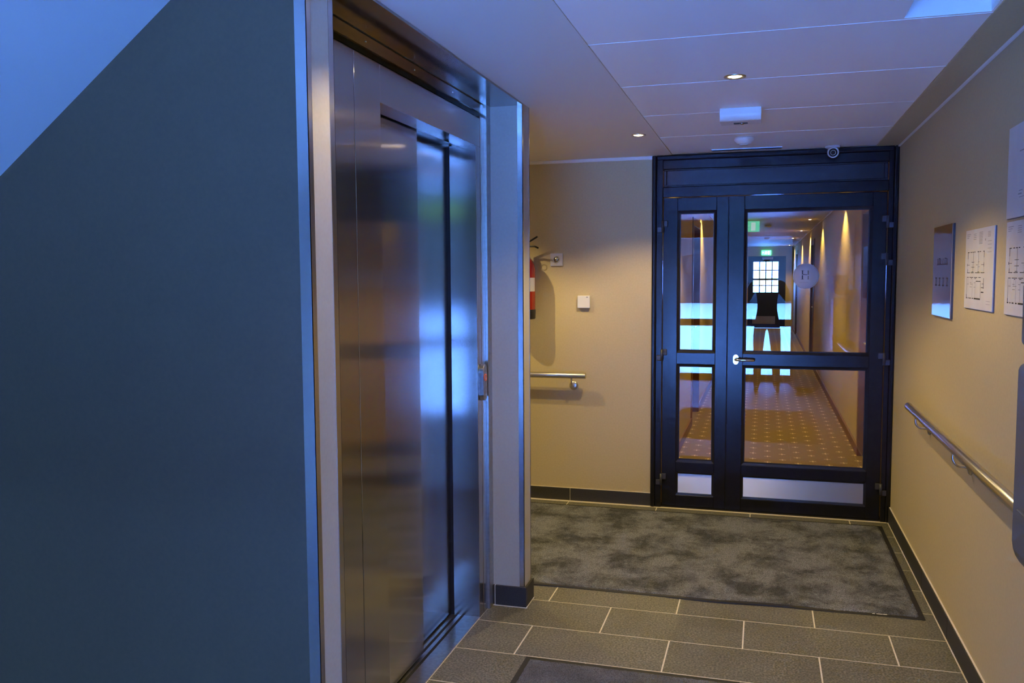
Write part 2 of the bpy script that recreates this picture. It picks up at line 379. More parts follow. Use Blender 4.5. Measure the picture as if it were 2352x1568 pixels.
# ================================================================ CEILING
ceil = sempty('ceiling', (0, 0, H), 'white suspended panel ceiling with recessed spotlights between plaster soffits')
XP0, XP1 = -0.585, 0.648
struct(ceil)
TX0, TX1, TY0, TY1 = 0.400, 0.640, 2.32, 2.946      # opening of the recessed light fitting
pj = [D - 0.0, 5.045, 4.350, 3.660, 2.962, 2.265, 1.568, 0.871, 0.174, -0.523, YW]
for a, b2 in zip(pj[1:], pj):
    if a < 2.6 < b2:        # this panel carries the recessed light fitting
        bm = bmesh.new(); q0, q1 = XP0 + 0.0005, XP1 - 0.0005
        box(bm, q0, TX0, a + 0.0022, b2 - 0.0022, HP, HP + 0.016); box(bm, TX0, TX1, a + 0.0022, TY0, HP, HP + 0.016); box(bm, TX0, TX1, TY1, b2 - 0.0022, HP, HP + 0.016); box(bm, TX1, q1, a + 0.0022, b2 - 0.0022, HP, HP + 0.016)
        obj('panel', bm, 'panel_white', ceil); continue
    B('panel', (XP0 + 0.0005, XP1 - 0.0005, a + 0.0022, b2 - 0.0022, HP, HP + 0.016), 'panel_white', ceil, 0.0012)
bm = bmesh.new()
for y in pj[1:-1]: box(bm, XP0, XP1, y - 0.0022, y + 0.0022, HP - 0.0012, HP + 0.012)
obj('joint_strip', bm, 'white_trim', ceil)
bm = bmesh.new()
for d in ((XP0 - 0.1, XP1 + 0.1, YW, TY0), (XP0 - 0.1, XP1 + 0.1, TY1, D), (XP0 - 0.1, TX0, TY0, TY1), (TX1, XP1 + 0.1, TY0, TY1)): box(bm, *d, HP + 0.0165, HP + 0.1)
obj('backing', bm, 'white_paint', ceil)
bm = bmesh.new()
box(bm, XE, XP0, YW, D, H, H + 0.12)                       # left soffit in front of the elevator
box(bm, -2.65, XE, 3.94, D, H, H + 0.12)                   # alcove
box(bm, XW, XE, YW, YB, H, H + 0.12)                       # lobby
obj('soffit', bm, 'soffit_paint', ceil)
B('edge_band', (XP1, XR, YW, D, H, H + 0.12), 'beige_paint', ceil)
B('roof_slab', (XW - 0.1, XR + 0.1, YW - 0.14, D + 0.1, H + 0.13, H + 0.25), 'white_paint', ceil)
B('recess_head', (XF - 0.1, XE, 2.03, 3.825, H + 0.001, H + 0.12), 'white_paint', ceil)

# staircase seen from below at the upper left
SL = 0.739
def stz(x): return 2.33 + SL * (x + 1.32)
bm = bmesh.new()
prism(bm, [(-1.32, stz(-1.32)), (XW, stz(XW)), (XW, stz(XW) + 0.16), (-1.32, stz(-1.32) + 0.16)], 'y', 0.55, YB)
stair = struct(obj('trim_1', bm, 'stair_paint'), 'sloping white underside of the staircase at the upper left')

# ================================================================ ELEVATOR
ev = thing('elevator', 'brushed stainless steel elevator with sliding door set into the left wall', 'elevator', (XF, 3.155, 0))
OY0, OY1, OZ = 2.665, 3.652, 2.125
FT = 2.250
# front frame: near upright in two sheets with a seam, far upright, head
B('frame_sheet', (XF - 0.14, XF, 2.10, 2.4735, 0.0, FT), 'steel', ev, 0.0012)
B('frame_sheet', (XF - 0.085, XF, 2.4765, OY0, 0.0, FT), 'steel', ev, 0.0012)
B('frame_sheet', (XF - 0.16, XF + 0.001, 3.7085, 3.765, 0.0, FT + 0.012), 'steel', ev, 0.0012)
B('frame_head', (XF - 0.085, XF, OY0 + 0.0015, 3.706, OZ, FT), 'steel', ev, 0.0012)
# far jamb (faces the viewer) in one sheet with the seam to the door pocket
B('jamb', (-1.345, XF, OY1, 3.7065, 0.0, OZ), 'steel', ev, 0.0012)
B('jamb_gap', (-1.362, -1.345, OY1 + 0.004, 3.70, 0.0, OZ), 'black_gap', ev)
# corner return against the pier
B('side_return', (XF - 0.03, XF + 0.012, 3.766, 3.824, 0.0, H - 0.002), 'steel_dull', ev)
# door panels
B('door_panel', (-1.345, -1.318, 2.40, 3.215, 0.012, OZ + 0.03), 'steel', ev, 0.0015)
B('door_panel', (-1.385, -1.360, 2.75, 3.690, 0.012, OZ + 0.03), 'steel', ev, 0.0015)
# door track above the opening
B('door_track', (-1.40, -1.305, OY0, 3.70, OZ + 0.022, OZ + 0.06), 'steel_dull', ev)
B('track_slot', (-1.316, -1.309, OY0, 3.70, OZ + 0.016, OZ + 0.023), 'black_gap', ev)
# sill with grooves
sill = B('sill', (-1.42, -1.222, 2.50, OY1, -0.004, 0.0035), 'steel_dull', ev)
for gx in (-1.332, -1.372, -1.302): B('groove', (gx - 0.006, gx + 0.006, 2.50, OY1 - 0.002, 0.0032, 0.0042), 'black_gap', sill)
# clad head of the recess and drop strip with screws
B('recess_soffit', (XF + 0.004, XE + 0.004, 2.031, 3.824, H - 0.010, H - 0.0015), 'steel_soffit', ev)
strip = B('drop_strip', (XF - 0.012, XF - 0.002, 2.04, 3.764, FT + 0.028, H - 0.010), 'steel_soffit', ev)
B('shadow_gap', (XF - 0.06, XF - 0.045, 2.04, 3.764, FT, FT + 0.028), 'steel_soffit', ev)
for y in (2.567, 2.966, 3.367):
    bm = bmesh.new(); lathe(bm, (XF - 0.002, y, 2.297), (1, 0, 0), [(0, 0.004), (0.0018, 0.004), (0.003, 0.0025), (0.003, 0)], 10)
    obj('screw', bm, 'chrome', strip)
# call panel on the far upright
bm = bmesh.new()
pr = [(3.690 + y, z) for y, z in arc(0, 1.132, 0.027, 0, 180, 12) + arc(0, 1.022, 0.027, 180, 360, 12)]
prism(bm, pr, 'x', XF + 0.001, XF + 0.022)
cp = obj('call_panel', bm, 'steel_dull', ev, 0.0015)
bm = bmesh.new(); lathe(bm, (XF + 0.022, 3.690, 1.100), (1, 0, 0), [(0, 0.0125), (0.002, 0.0125), (0.003, 0.010), (0.003, 0)], 20); btn = obj('button', bm, 'steel_mirror', cp)
bm = bmesh.new()
tube(bm, [(XF + 0.0240, 3.690 + 0.0145 * math.cos(t * PI / 12), 1.100 + 0.0145 * math.sin(t * PI / 12)) for t in range(25)], 0.0018, 6, False); obj('light_ring', bm, 'red_led', cp)
# shaft behind
struct(B('wall_shaft', (-2.65, -1.46, 2.12, 3.80, -0.1, H + 0.2), 'beige_paint'), 'elevator shaft wall behind the doors')

# ================================================================ GLASS DOOR (double leaf, dark aluminium)
door = sempty('door_1', (0, D, 0), 'dark aluminium double glass door with narrow and wide leaf and steel kick plates')
FX0, FX1 = -0.712, XR - 0.001
LX0, LXM, LX1 = -0.640, -0.222, 0.722
ZL = 2.055
YF = D - 0.020       # front of the fixed frame
# fixed frame
B('frame_jamb', (FX0 + 0.030, LX0 - 0.002, YF, D + 0.06, 0.0, H), 'door_alu', door, 0.002)
B('frame_jamb', (LX1 + 0.002, FX1 - 0.028, YF, D + 0.06, 0.0, H), 'door_alu', door, 0.002)
B('frame_edge', (FX0, FX0 + 0.029, YF - 0.012, D + 0.06, 0.0, H - 0.001), 'door_alu', door, 0.009, 3)
B('frame_edge', (FX1 - 0.027, FX1, YF - 0.012, D + 0.06, 0.0, H - 0.001), 'door_alu', door, 0.009, 3)
B('frame_edge', (FX0 + 0.030, FX1 - 0.028, YF - 0.012, D + 0.06, H - 0.032, H - 0.001), 'door_alu', door, 0.009, 3)
B('transom_bar', (LX0 - 0.002, LX1 + 0.002, YF, D + 0.06, 2.240, H - 0.033), 'door_alu', door, 0.002)
B('transom_bar', (LX0 - 0.002, LX1 + 0.002, YF, D + 0.06, ZL + 0.004, 2.124), 'door_alu', door, 0.002)
B('transom_panel', (-0.618, 0.697, YF + 0.016, D + 0.03, 2.136, 2.228), 'bead_alu', door)
bm = bmesh.new()
for d in ((-0.638, 0.720, 2.2285, 2.2395), (-0.638, 0.720, 2.1245, 2.1355)): box(bm, d[0], d[1], YF + 0.004, D + 0.03, d[2], d[3])
for d in ((-0.638, -0.6185), (0.6975, 0.720)): box(bm, d[0], d[1], YF + 0.004, D + 0.03, 2.136, 2.228)
obj('transom_bead', bm, 'bead_alu', door, 0.003)
B('threshold', (FX0, FX1, D - 0.010, D + 0.07, 0.0005, 0.010), 'door_alu', door)
def leaf(x0, x1, gx0, gx1, label):
    y0, y1 = D - 0.012, D + 0.050
    root = bpy.data.objects.new('door_leaf', None); COL.objects.link(root); root.parent = door; root.location = (0, 0, 0); WLOC[root.name] = Vector((0, D, 0)); root['label'] = label
    sb = 0.014
    ZR = [(0.012, 0.102 - sb), (0.232 + sb, 0.326 - sb), (0.953 + sb, 1.056 - sb), (1.954 + sb, ZL)]
    B('stile', (x0 + 0.002, gx0 - sb, y0, y1, 0.012, ZL), 'door_alu', root, 0.002)
    B('stile', (gx1 + sb, x1 - 0.002, y0, y1, 0.012, ZL), 'door_alu', root, 0.002)
    for a, b2 in ZR: B('rail', (gx0 - sb, gx1 + sb, y0 + 0.0005, y1, a, b2), 'door_alu', root, 0.002)
    for (a, b2, kind) in ((0.102, 0.232, 'kick'), (0.326, 0.953, 'pane'), (1.056, 1.954, 'pane')):
        bm = bmesh.new()
        # bead with a sloped face, four mitred bars
        o4 = [(gx0 - sb, a - sb), (gx1 + sb, a - sb), (gx1 + sb, b2 + sb), (gx0 - sb, b2 + sb)]; i4 = [(gx0, a), (gx1, a), (gx1, b2), (gx0, b2)]
        for k in range(4):
            k2 = (k + 1) % 4
            ya, yb, yc = y0 + 0.003, y0 + 0.008, y0 + 0.022
            poly(bm, [(o4[k][0], ya, o4[k][1]), (o4[k2][0], ya, o4[k2][1]), (i4[k2][0], yb, i4[k2][1]), (i4[k][0], yb, i4[k][1])])
            poly(bm, [(i4[k][0], yb, i4[k][1]), (i4[k2][0], yb, i4[k2][1]), (i4[k2][0], yc, i4[k2][1]), (i4[k][0], yc, i4[k][1])])
        bmesh.ops.remove_doubles(bm, verts=bm.verts, dist=1e-5)
        obj('glazing_bead', bm, 'bead_alu', root)
        if kind == 'kick':
            B('kick_plate', (gx0 - 0.002, gx1 + 0.002, y0 + 0.016, y0 + 0.026, a - 0.002, b2 + 0.002), 'steel_kick', root)
        else:
            bm = bmesh.new(); e = 0.006
            for d in ((gx0, gx1, a, a + e), (gx0, gx1, b2 - e, b2), (gx0, gx0 + e, a + e, b2 - e), (gx1 - e, gx1, a + e, b2 - e)): box(bm, d[0], d[1], y0 + 0.019, y0 + 0.023, d[2], d[3])
            obj('gasket', bm, 'gasket', root)
            B('pane', (gx0 - 0.004, gx1 + 0.004, y0 + 0.0232, y0 + 0.0292, a - 0.004, b2 + 0.004), 'glass', root)
    return root
lf1 = leaf(LX0, LXM, -0.532, -0.312, 'narrow left door leaf')
lf2 = leaf(LXM, LX1, -0.110, 0.624, 'wide right door leaf')
B('meeting_gap', (LXM - 0.0025, LXM + 0.0025, D - 0.006, D + 0.04, 0.012, ZL), 'black_gap', door)
def hinge(x, z, s, parent):
    bm = bmesh.new(); y = D - 0.020
    box(bm, x - s * 0.006, x + s * 0.032, y - 0.012, y + 0.008, z + 0.002, z + 0.040)
    box(bm, x - s * 0.034, x + s * 0.004, y - 0.014, y, z - 0.036, z - 0.001)
    h = obj('hinge', bm, 'hinge_grey', parent, 0.003, 2)
    bm = bmesh.new(); lathe(bm, (x, y - 0.013, z - 0.036), (0, 0, 1), [(0, 0.0), (0, 0.009), (0.076, 0.009), (0.076, 0)], 14); obj('hinge_pin', bm, 'hinge_grey', h)
for z in (1.866, 1.023, 0.190): hinge(LX0, z, 1, lf1)
for z in (1.869, 1.640, 1.025, 0.205): hinge(LX1, z, -1, lf2)
# lever handle
bm = bmesh.new()
pr = [(-0.166 + x, z) for x, z in arc(0, 1.022, 0.0165, 0, 180, 10) + arc(0, 0.988, 0.0165, 180, 360, 10)]
prism(bm, pr, 'y', D - 0.022, D - 0.012); hp = obj('handle_plate', bm, 'chrome', lf2, 0.002, 2)
bm = bmesh.new(); tube(bm, [(-0.166, D - 0.02, 1.006), (-0.166, D - 0.052, 1.006), (-0.163, D - 0.061, 1.006), (-0.154, D - 0.064, 1.006), (-0.110, D - 0.064, 1.006), (-0.062, D - 0.064, 1.005), (-0.054, D - 0.058, 1.005), (-0.053, D - 0.04, 1.005)], 0.0088, 14)
obj('lever', bm, 'chrome', hp, smooth=True)

# round sticker on the glass with the letter emblem
st = thing('glass_sticker', 'round frosted sticker with a letter H emblem on the door glass', 'sticker', (0.256, D + 0.010, 1.541))
YS = D + 0.0105
bm = bmesh.new(); lathe(bm, (0.256, YS, 1.541), (0, -1, 0), [(0, 0), (0, 0.0795), (0.0006, 0.0795), (0.0006, 0)], 56); obj('disc', bm, 'sticker', st)
bm = bmesh.new()
for k in range(56):
    a0, a1 = 2 * PI * k / 56, 2 * PI * (k + 1) / 56
    for (ra, rb) in ((0.0715, 0.0735),):
        poly(bm, [(0.256 + r * math.cos(a), YS - 0.0009, 1.541 + r * math.sin(a)) for r, a in ((ra, a0), (rb, a0), (rb, a1), (ra, a1))])
obj('ring', bm, 'sticker_ring', st)
def flat(bm, x0, x1, z0, z1, y): poly(bm, [(x0, y, z0), (x1, y, z0), (x1, y, z1), (x0, y, z1)])
cx, cz, ys_ = 0.253, 1.549, YS - 0.0010
bm = bmesh.new()
flat(bm, cx - 0.0215, cx - 0.0145, cz + 0.006, cz + 0.028, ys_); flat(bm, cx - 0.0215, cx - 0.0145, cz - 0.027, cz - 0.002, ys_)
flat(bm, cx - 0.027, cx - 0.009, cz + 0.0275, cz + 0.029, ys_); flat(bm, cx - 0.027, cx - 0.009, cz - 0.0285, cz - 0.027, ys_)
poly(bm, [(cx - 0.027, ys_, cz + 0.0025), (cx + 0.010, ys_, cz - 0.0005), (cx + 0.014, ys_, cz + 0.002), (cx - 0.016, ys_, cz + 0.006)])
obj('emblem_stroke', bm, 'emblem_dark', st)
bm = bmesh.new()
flat(bm, cx + 0.0125, cx + 0.0205, cz + 0.001, cz + 0.028, ys_); flat(bm, cx + 0.0140, cx + 0.0195, cz - 0.027, cz - 0.006, ys_)
flat(bm, cx + 0.0115, cx + 0.0225, cz - 0.0285, cz - 0.027, ys_)
obj('emblem_stroke', bm, 'emblem_gold', st)
bm = bmesh.new()
for k in range(7):      # the small word under the emblem is too blurred to read: letter-sized strokes only
    x = cx - 0.033 + k * 0.0078
    flat(bm, x, x + 0.0014, cz - 0.050, cz - 0.043, ys_); flat(bm, x + 0.0030, x + 0.0044, cz - 0.050, cz - 0.0435, ys_)
    if k % 2: flat(bm, x, x + 0.0044, cz - 0.0472, cz - 0.0460, ys_)
obj('small_lettering', bm, 'sticker_ring', st)

# ================================================================ CEILING FIXTURES
def downlight(x, y, z, label, power, group='recessed ceiling spotlights', cone=124, col=WARM, r=0.042):
    t = thing('downlight', label, 'spotlight', (x, y, z), group)
    bm = bmesh.new(); lathe(bm, (x, y, z), (0, 0, -1), [(-0.012, r * 0.62), (0.0, r * 0.66), (0.004, r * 0.80), (0.004, r), (0.0, r + 0.001), (-0.004, r)], 28)
    bmesh.ops.remove_doubles(bm, verts=bm.verts, dist=1e-6); obj('ring', bm, 'steel_rail', t)
    bm = bmesh.new(); lathe(bm, (x, y, z), (0, 0, -1), [(-0.006, 0), (-0.006, r * 0.6), (0.001, r * 0.6), (0.004, r * 0.35), (0.005, 0)], 24); obj('lens', bm, 'lamp_glow', t)
    ld = bpy.data.lights.new('lamp', 'SPOT'); ld.energy = power; ld.color = col; ld.spot_size = math.radians(cone); ld.spot_blend = 0.42; ld.shadow_soft_size = 0.009
    lo = bpy.data.objects.new('lamp', ld); COL.objects.link(lo); lo.parent = t; lo.location = (0, 0, -0.025)
    return t
downlight(-0.122, 3.596, HP, 'glowing recessed spotlight in the middle of the panel ceiling', SPOT_W)
downlight(-0.682, 4.890, H, 'small glowing spotlight in the left soffit near the glass door', SPOT_W)
downlight(-2.02, 5.02, H, 'recessed spotlight over the alcove with the fire extinguisher', SPOT_W * 0.9)
downlight(-0.122, 1.35, HP, 'recessed spotlight overhead nearest the entrance', SPOT_W * 0.22)
downlight(-0.70, 2.15, H, 'recessed spotlight in the soffit before the elevator', SPOT_W * 0.33)

el = thing('emergency_light', 'small white emergency light box on the ceiling with rounded front', 'emergency light', (-0.117, 4.35, HP))
pf = [(4.262, HP), (4.262, HP - 0.028)] + arc(4.292, HP - 0.028, 0.030, 180, 270, 8) + [(4.40, HP - 0.058), (4.425, HP - 0.030), (4.425, HP)]
bm = bmesh.new(); prism(bm, pf, 'x', -0.212, -0.023); obj('housing', bm, 'plastic_white', el, 0.0015)
B('lens_window', (-0.150, -0.085, 4.335, 4.365, HP - 0.0605, HP - 0.0575), 'plastic_dark', el, 0.001)
bm = bmesh.new(); lathe(bm, (-0.112, 4.350, HP - 0.060), (0, 0, -1), [(0, 0.012), (0.004, 0.009), (0.006, 0)], 16); obj('lens', bm, 'steel_mirror', el)
sm = thing('smoke_detector', 'round white smoke detector on the ceiling before the glass door', 'smoke detector', (-0.122, 5.2, HP))
bm = bmesh.new(); lathe(bm, (-0.122, 5.2, HP), (0, 0, -1), [(0, 0.054), (0.014, 0.055), (0.020, 0.052), (0.024, 0.046), (0.034, 0.040), (0.036, 0.030)], 32); obj('body', bm, 'plastic_white', sm)
bm = bmesh.new(); lathe(bm, (-0.122, 5.2, HP - 0.036), (0, 0, -1), [(0, 0.026), (0.008, 0.022), (0.010, 0)], 24); obj('sensor_chamber', bm, 'plastic_socket', sm)
lb = bpy.data.objects.new('recessed_light', None); COL.objects.link(lb); lb.parent = ceil; lb.location = (0.52, 2.63, HP - H); WLOC[lb.name] = Vector((0.52, 2.63, HP)); lb['label'] = 'unlit recessed ceiling light with sloped white sides'
dz, ins = 0.062, 0.030
lo4 = [(TX0, TY0), (TX1, TY0), (TX1, TY1), (TX0, TY1)]; hi4 = [(TX0 + ins, TY0 + ins), (TX1 - 0.004, TY0 + ins), (TX1 - 0.004, TY1 - 0.012), (TX0 + ins, TY1 - 0.012)]
for k in range(4):
    k2 = (k + 1) % 4; bm = bmesh.new()
    a, b2, c, d = (*lo4[k], HP), (*lo4[k2], HP), (*hi4[k2], HP + dz), (*hi4[k], HP + dz)
    cx_, cy_ = (TX0 + TX1) / 2, (TY0 + TY1) / 2
    def outw(p, t=0.003): v = Vector((p[0] - cx_, p[1] - cy_, 0)).normalized(); return (p[0] + v.x * t, p[1] + v.y * t, p[2] + 0.001)
    vs = [bm.verts.new(p) for p in (a, b2, c, d)] + [bm.verts.new(outw(p)) for p in (a, b2, c, d)]
    for f in ((0, 1, 2, 3), (7, 6, 5, 4), (0, 4, 5, 1), (1, 5, 6, 2), (2, 6, 7, 3), (3, 7, 4, 0)): bm.faces.new([vs[i] for i in f])
    obj('sloped_side', bm, 'plastic_white', lb)
B('diffuser', (TX0 + ins, TX1 - 0.004, TY0 + ins, TY1 - 0.012, HP + dz + 0.001, HP + dz + 0.006), 'plastic_socket', lb)
vt = thing('slot_vent', 'long narrow grey slot vent in the ceiling above the glass door', 'vent', (-0.115, 5.66, HP))
B('frame', (-0.330, 0.098, 5.632, 5.690, HP - 0.003, HP), 'steel_dull', vt)
for k in range(3): B('slat', (-0.324, 0.092, 5.640 + k * 0.016, 5.650 + k * 0.016, HP - 0.0055, HP - 0.003), 'hinge_grey', vt)
cc = thing('security_camera', 'small white security camera mounted above the glass door', 'camera', (0.39, 5.69, H))
bm = bmesh.new(); lathe(bm, (0.392, 5.700, HP), (0, 0, -1), [(0, 0.045), (0.010, 0.045), (0.014, 0.040), (0.016, 0)], 28); obj('mount', bm, 'plastic_socket', cc)
ax = Vector((-0.06, -0.92, -0.30)).normalized()
bm = bmesh.new(); lathe(bm, Vector((0.395, 5.705, 2.300)) - ax * 0.02, ax, [(0, 0.012), (0.004, 0.030), (0.012, 0.034), (0.050, 0.034), (0.056, 0.032), (0.056, 0.027), (0.050, 0.025)], 30); hd = obj('head', bm, 'plastic_socket', cc)
bm = bmesh.new(); lathe(bm, Vector((0.395, 5.705, 2.300)) + ax * 0.0295, ax, [(0, 0.026), (0.003, 0.025), (0.003, 0.014), (0.006, 0.013), (0.006, 0)], 30); obj('face', bm, 'plastic_dark', hd)
bm = bmesh.new()
c0 = Vector((0.395, 5.705, 2.300)) + ax * 0.035; uu, ww = frame_of(ax)
tube(bm, [c0 + 0.0145 * (math.cos(t * PI / 12) * uu + math.sin(t * PI / 12) * ww) for t in range(25)], 0.0016, 6, False); obj('lens_ring', bm, 'steel_rail', hd)

# ================================================================ BACK WALL FITTINGS
so = thing('wall_socket', 'square grey-white power socket beside the fire extinguisher', 'socket', (-1.359, D, 1.66))
B('plate', (-1.402, -1.316, D - 0.010, D, 1.618, 1.704), 'plastic_socket', so, 0.003, 2)
bm = bmesh.new(); tube(bm, [(-1.359 + 0.021 * math.cos(t * PI / 12), D - 0.0105, 1.663 + 0.021 * math.sin(t * PI / 12)) for t in range(25)], 0.0022, 8, False); obj('socket_rim', bm, 'plastic_socket', so)
bm = bmesh.new(); lathe(bm, (-1.359, D - 0.0098, 1.663), (0, -1, 0), [(0, 0), (0, 0.0195), (0.0006, 0.0195), (0.0006, 0)], 28); obj('socket_well', bm, 'steel_dull', so)
for dx in (-0.0095, 0.0095):
    bm = bmesh.new(); lathe(bm, (-1.359 + dx, D - 0.0103, 1.663), (0, -1, 0), [(0, 0), (0, 0.0026), (0.0008, 0.0026), (0.0008, 0)], 10); obj('pin_hole', bm, 'plastic_dark', so)
tc_ = thing('wall_sensor', 'plain square white room sensor on the beige back wall', 'sensor', (-1.168, D, 1.375))
B('cover', (-1.210, -1.126, D - 0.026, D - 0.004, 1.333, 1.417), 'plastic_white', tc_, 0.004, 2)
B('back_plate', (-1.204, -1.132, D - 0.004, D, 1.339, 1.411), 'plastic_socket', tc_)
B('indicator', (-1.150, -1.138, D - 0.0265, D - 0.0255, 1.405, 1.409), 'hinge_grey', tc_)

def handrail(name, label, p0, p1, wall_axis, wall_val, brackets, group):
    p0, p1 = Vector(p0), Vector(p1); R = 0.0195
    t = thing(name, label, 'handrail', ((p0 + p1) / 2)[:], group)
    d = (p1 - p0).normalized()
    bm = bmesh.new(); tube(bm, [p0, p0 + d * 0.002, p1 - d * 0.002, p1], [R - 0.002, R, R, R - 0.002], 28); obj('tube', bm, 'steel_rail', t)
    for q in brackets:
        c = p0 + d * q; w = c.copy(); w[wall_axis] = wall_val; n = (c - w).normalized()
        zb = c.z - 0.075
        bm = bmesh.new()
        pts = [c + Vector((0, 0, -R + 0.003)), c + Vector((0, 0, -0.040))]
        base = Vector((w.x, w.y, zb))
        for k in range(1, 7):
            a = k / 6 * PI / 2
            pts.append(Vector((0, 0, -0.040)) + c + Vector((0, 0, -1)) * 0.034 * math.sin(a) - n * 0.034 * (1 - math.cos(a)))
        pts.append(base + n * 0.002)
        tube(bm, pts, 0.0062, 10); br = obj('bracket_arm', bm, 'steel_rail', t)
        bm = bmesh.new(); lathe(bm, base, n, [(0, 0.030), (0.004, 0.030), (0.009, 0.027), (0.012, 0.018), (0.014, 0.0)], 24); obj('rosette', bm, 'steel_rail', br)
handrail('handrail', 'short steel handrail on the beige back wall of the alcove', (-2.55, D - 0.078, 0.876), (-1.143, D - 0.078, 0.878), 1, D, (0.35, 1.31), 'steel handrails')
handrail('handrail', 'long steel handrail running along the right wall', (XR - 0.066, 4.742, 0.884), (XR - 0.066, 2.60, 0.880), 0, XR, (0.22, 1.08, 1.95), 'steel handrails')

# fire extinguisher hanging on the back wall, mostly hidden by the pier
fx = thing('fire_extinguisher', 'red fire extinguisher on the back wall, half hidden by the wall pier', 'extinguisher', (-1.568, D - 0.105, 1.26))
EX, EY = -1.568, D - 0.105
bm = bmesh.new(); lathe(bm, (EX, EY, 1.26), (0, 0, 1), [(0.05, 0.078), (0.055, 0.082), (0.33, 0.082), (0.37, 0.076), (0.40, 0.060), (0.418, 0.036), (0.425, 0.022), (0.445, 0.020), (0.445, 0)], 36); obj('cylinder', bm, 'ext_red', fx)
bm = bmesh.new(); lathe(bm, (EX, EY, 1.26), (0, 0, 1), [(0.0, 0.076), (0.004, 0.082), (0.062, 0.0845), (0.066, 0.082)], 36); obj('foot', bm, 'plastic_dark', fx)
for (a0, a1, m_) in ((-0.15, 0.55, 'label_white'), (-1.9, -0.15, 'label_pink')):
    bm = bmesh.new(); n = 12
    for k in range(n):
        t0, t1 = a0 - 0.62 + (a1 - a0) * k / n, a0 - 0.62 + (a1 - a0) * (k + 1) / n
        poly(bm, [(EX + 0.0826 * math.cos(t), EY + 0.0826 * math.sin(t), z) for t, z in ((t0, 1.448), (t1, 1.448), (t1, 1.540), (t0, 1.540))])
    obj('label', bm, m_, fx, smooth=True)
bm = bmesh.new(); lathe(bm, (EX, EY, 1.70), (0, 0, 1), [(0, 0.020), (0.012, 0.022), (0.035, 0.020), (0.045, 0.012), (0.050, 0)], 20); obj('valve', bm, 'steel_rail', fx)
bm = bmesh.new(); tube(bm, [(EX - 0.02, EY, 1.755), (EX + 0.03, EY, 1.775), (EX + 0.103, EY - 0.012, 1.815)], 0.0062, 10); obj('lever', bm, 'plastic_dark', fx)
bm = bmesh.new(); tube(bm, [(EX - 0.02, EY, 1.745), (EX + 0.04, EY, 1.752), (EX + 0.085, EY - 0.01, 1.750), (EX + 0.110, EY - 0.012, 1.738)], 0.0062, 10); obj('grip', bm, 'plastic_dark', fx)
bm = bmesh.new(); tube(bm, [(EX - 0.02, EY, 1.73), (EX - 0.08, EY - 0.02, 1.73), (EX - 0.11, EY - 0.03, 1.66), (EX - 0.10, EY - 0.03, 1.45), (EX - 0.09, EY - 0.02, 1.32)], 0.008, 10); obj('hose', bm, 'plastic_dark', fx)
bm = bmesh.new(); tube(bm, [(EX + 0.028 + 0.016 * math.cos(t * PI / 8), EY - 0.02, 1.722 + 0.016 * math.sin(t * PI / 8)) for t in range(17)], 0.0016, 6, False); obj('pin_ring', bm, 'steel_rail', fx)
B('wall_bracket', (EX - 0.02, EX + 0.02, EY + 0.07, D, 1.45, 1.68), 'plastic_dark', fx)

# ================================================================ RIGHT WALL NOTICES
def wall_plate(name, label, cat, ymax, w, ztop, h, m, thick, marks, group=None, stand=0.0, edge=None):
    t = thing(name, label, cat, (XR, ymax - w / 2, ztop - h), group)
    x1 = XR - stand; x0 = x1 - thick
    B('sheet', (x0, x1, ymax - w, ymax, ztop - h, ztop), m, t, min(0.0006, thick / 4))
    if edge: B('back_board', (x1, XR, ymax - w - 0.004, ymax + 0.0, ztop - h - 0.002, ztop), edge, t)
    for mn, lst in marks.items():
        bm = bmesh.new()
        for (u0, v0, u1, v1) in lst:
            ya, yb = ymax - u0 * w, ymax - u1 * w; za, zb = ztop - v0 * h, ztop - v1 * h
            x = x0 - 0.0004
            poly(bm, [(x, ya, za), (x, yb, za), (x, yb, zb), (x, ya, zb)])
        if lst: obj('print', bm, mn, t)['kind'] = 'stuff'
    return t
def hl(v, u0, u1, t=0.006): return (u0, v - t / 2, u1, v + t / 2)
def vl(u, v0, v1, t=0.012): return (u - t / 2, v0, u + t / 2, v1)
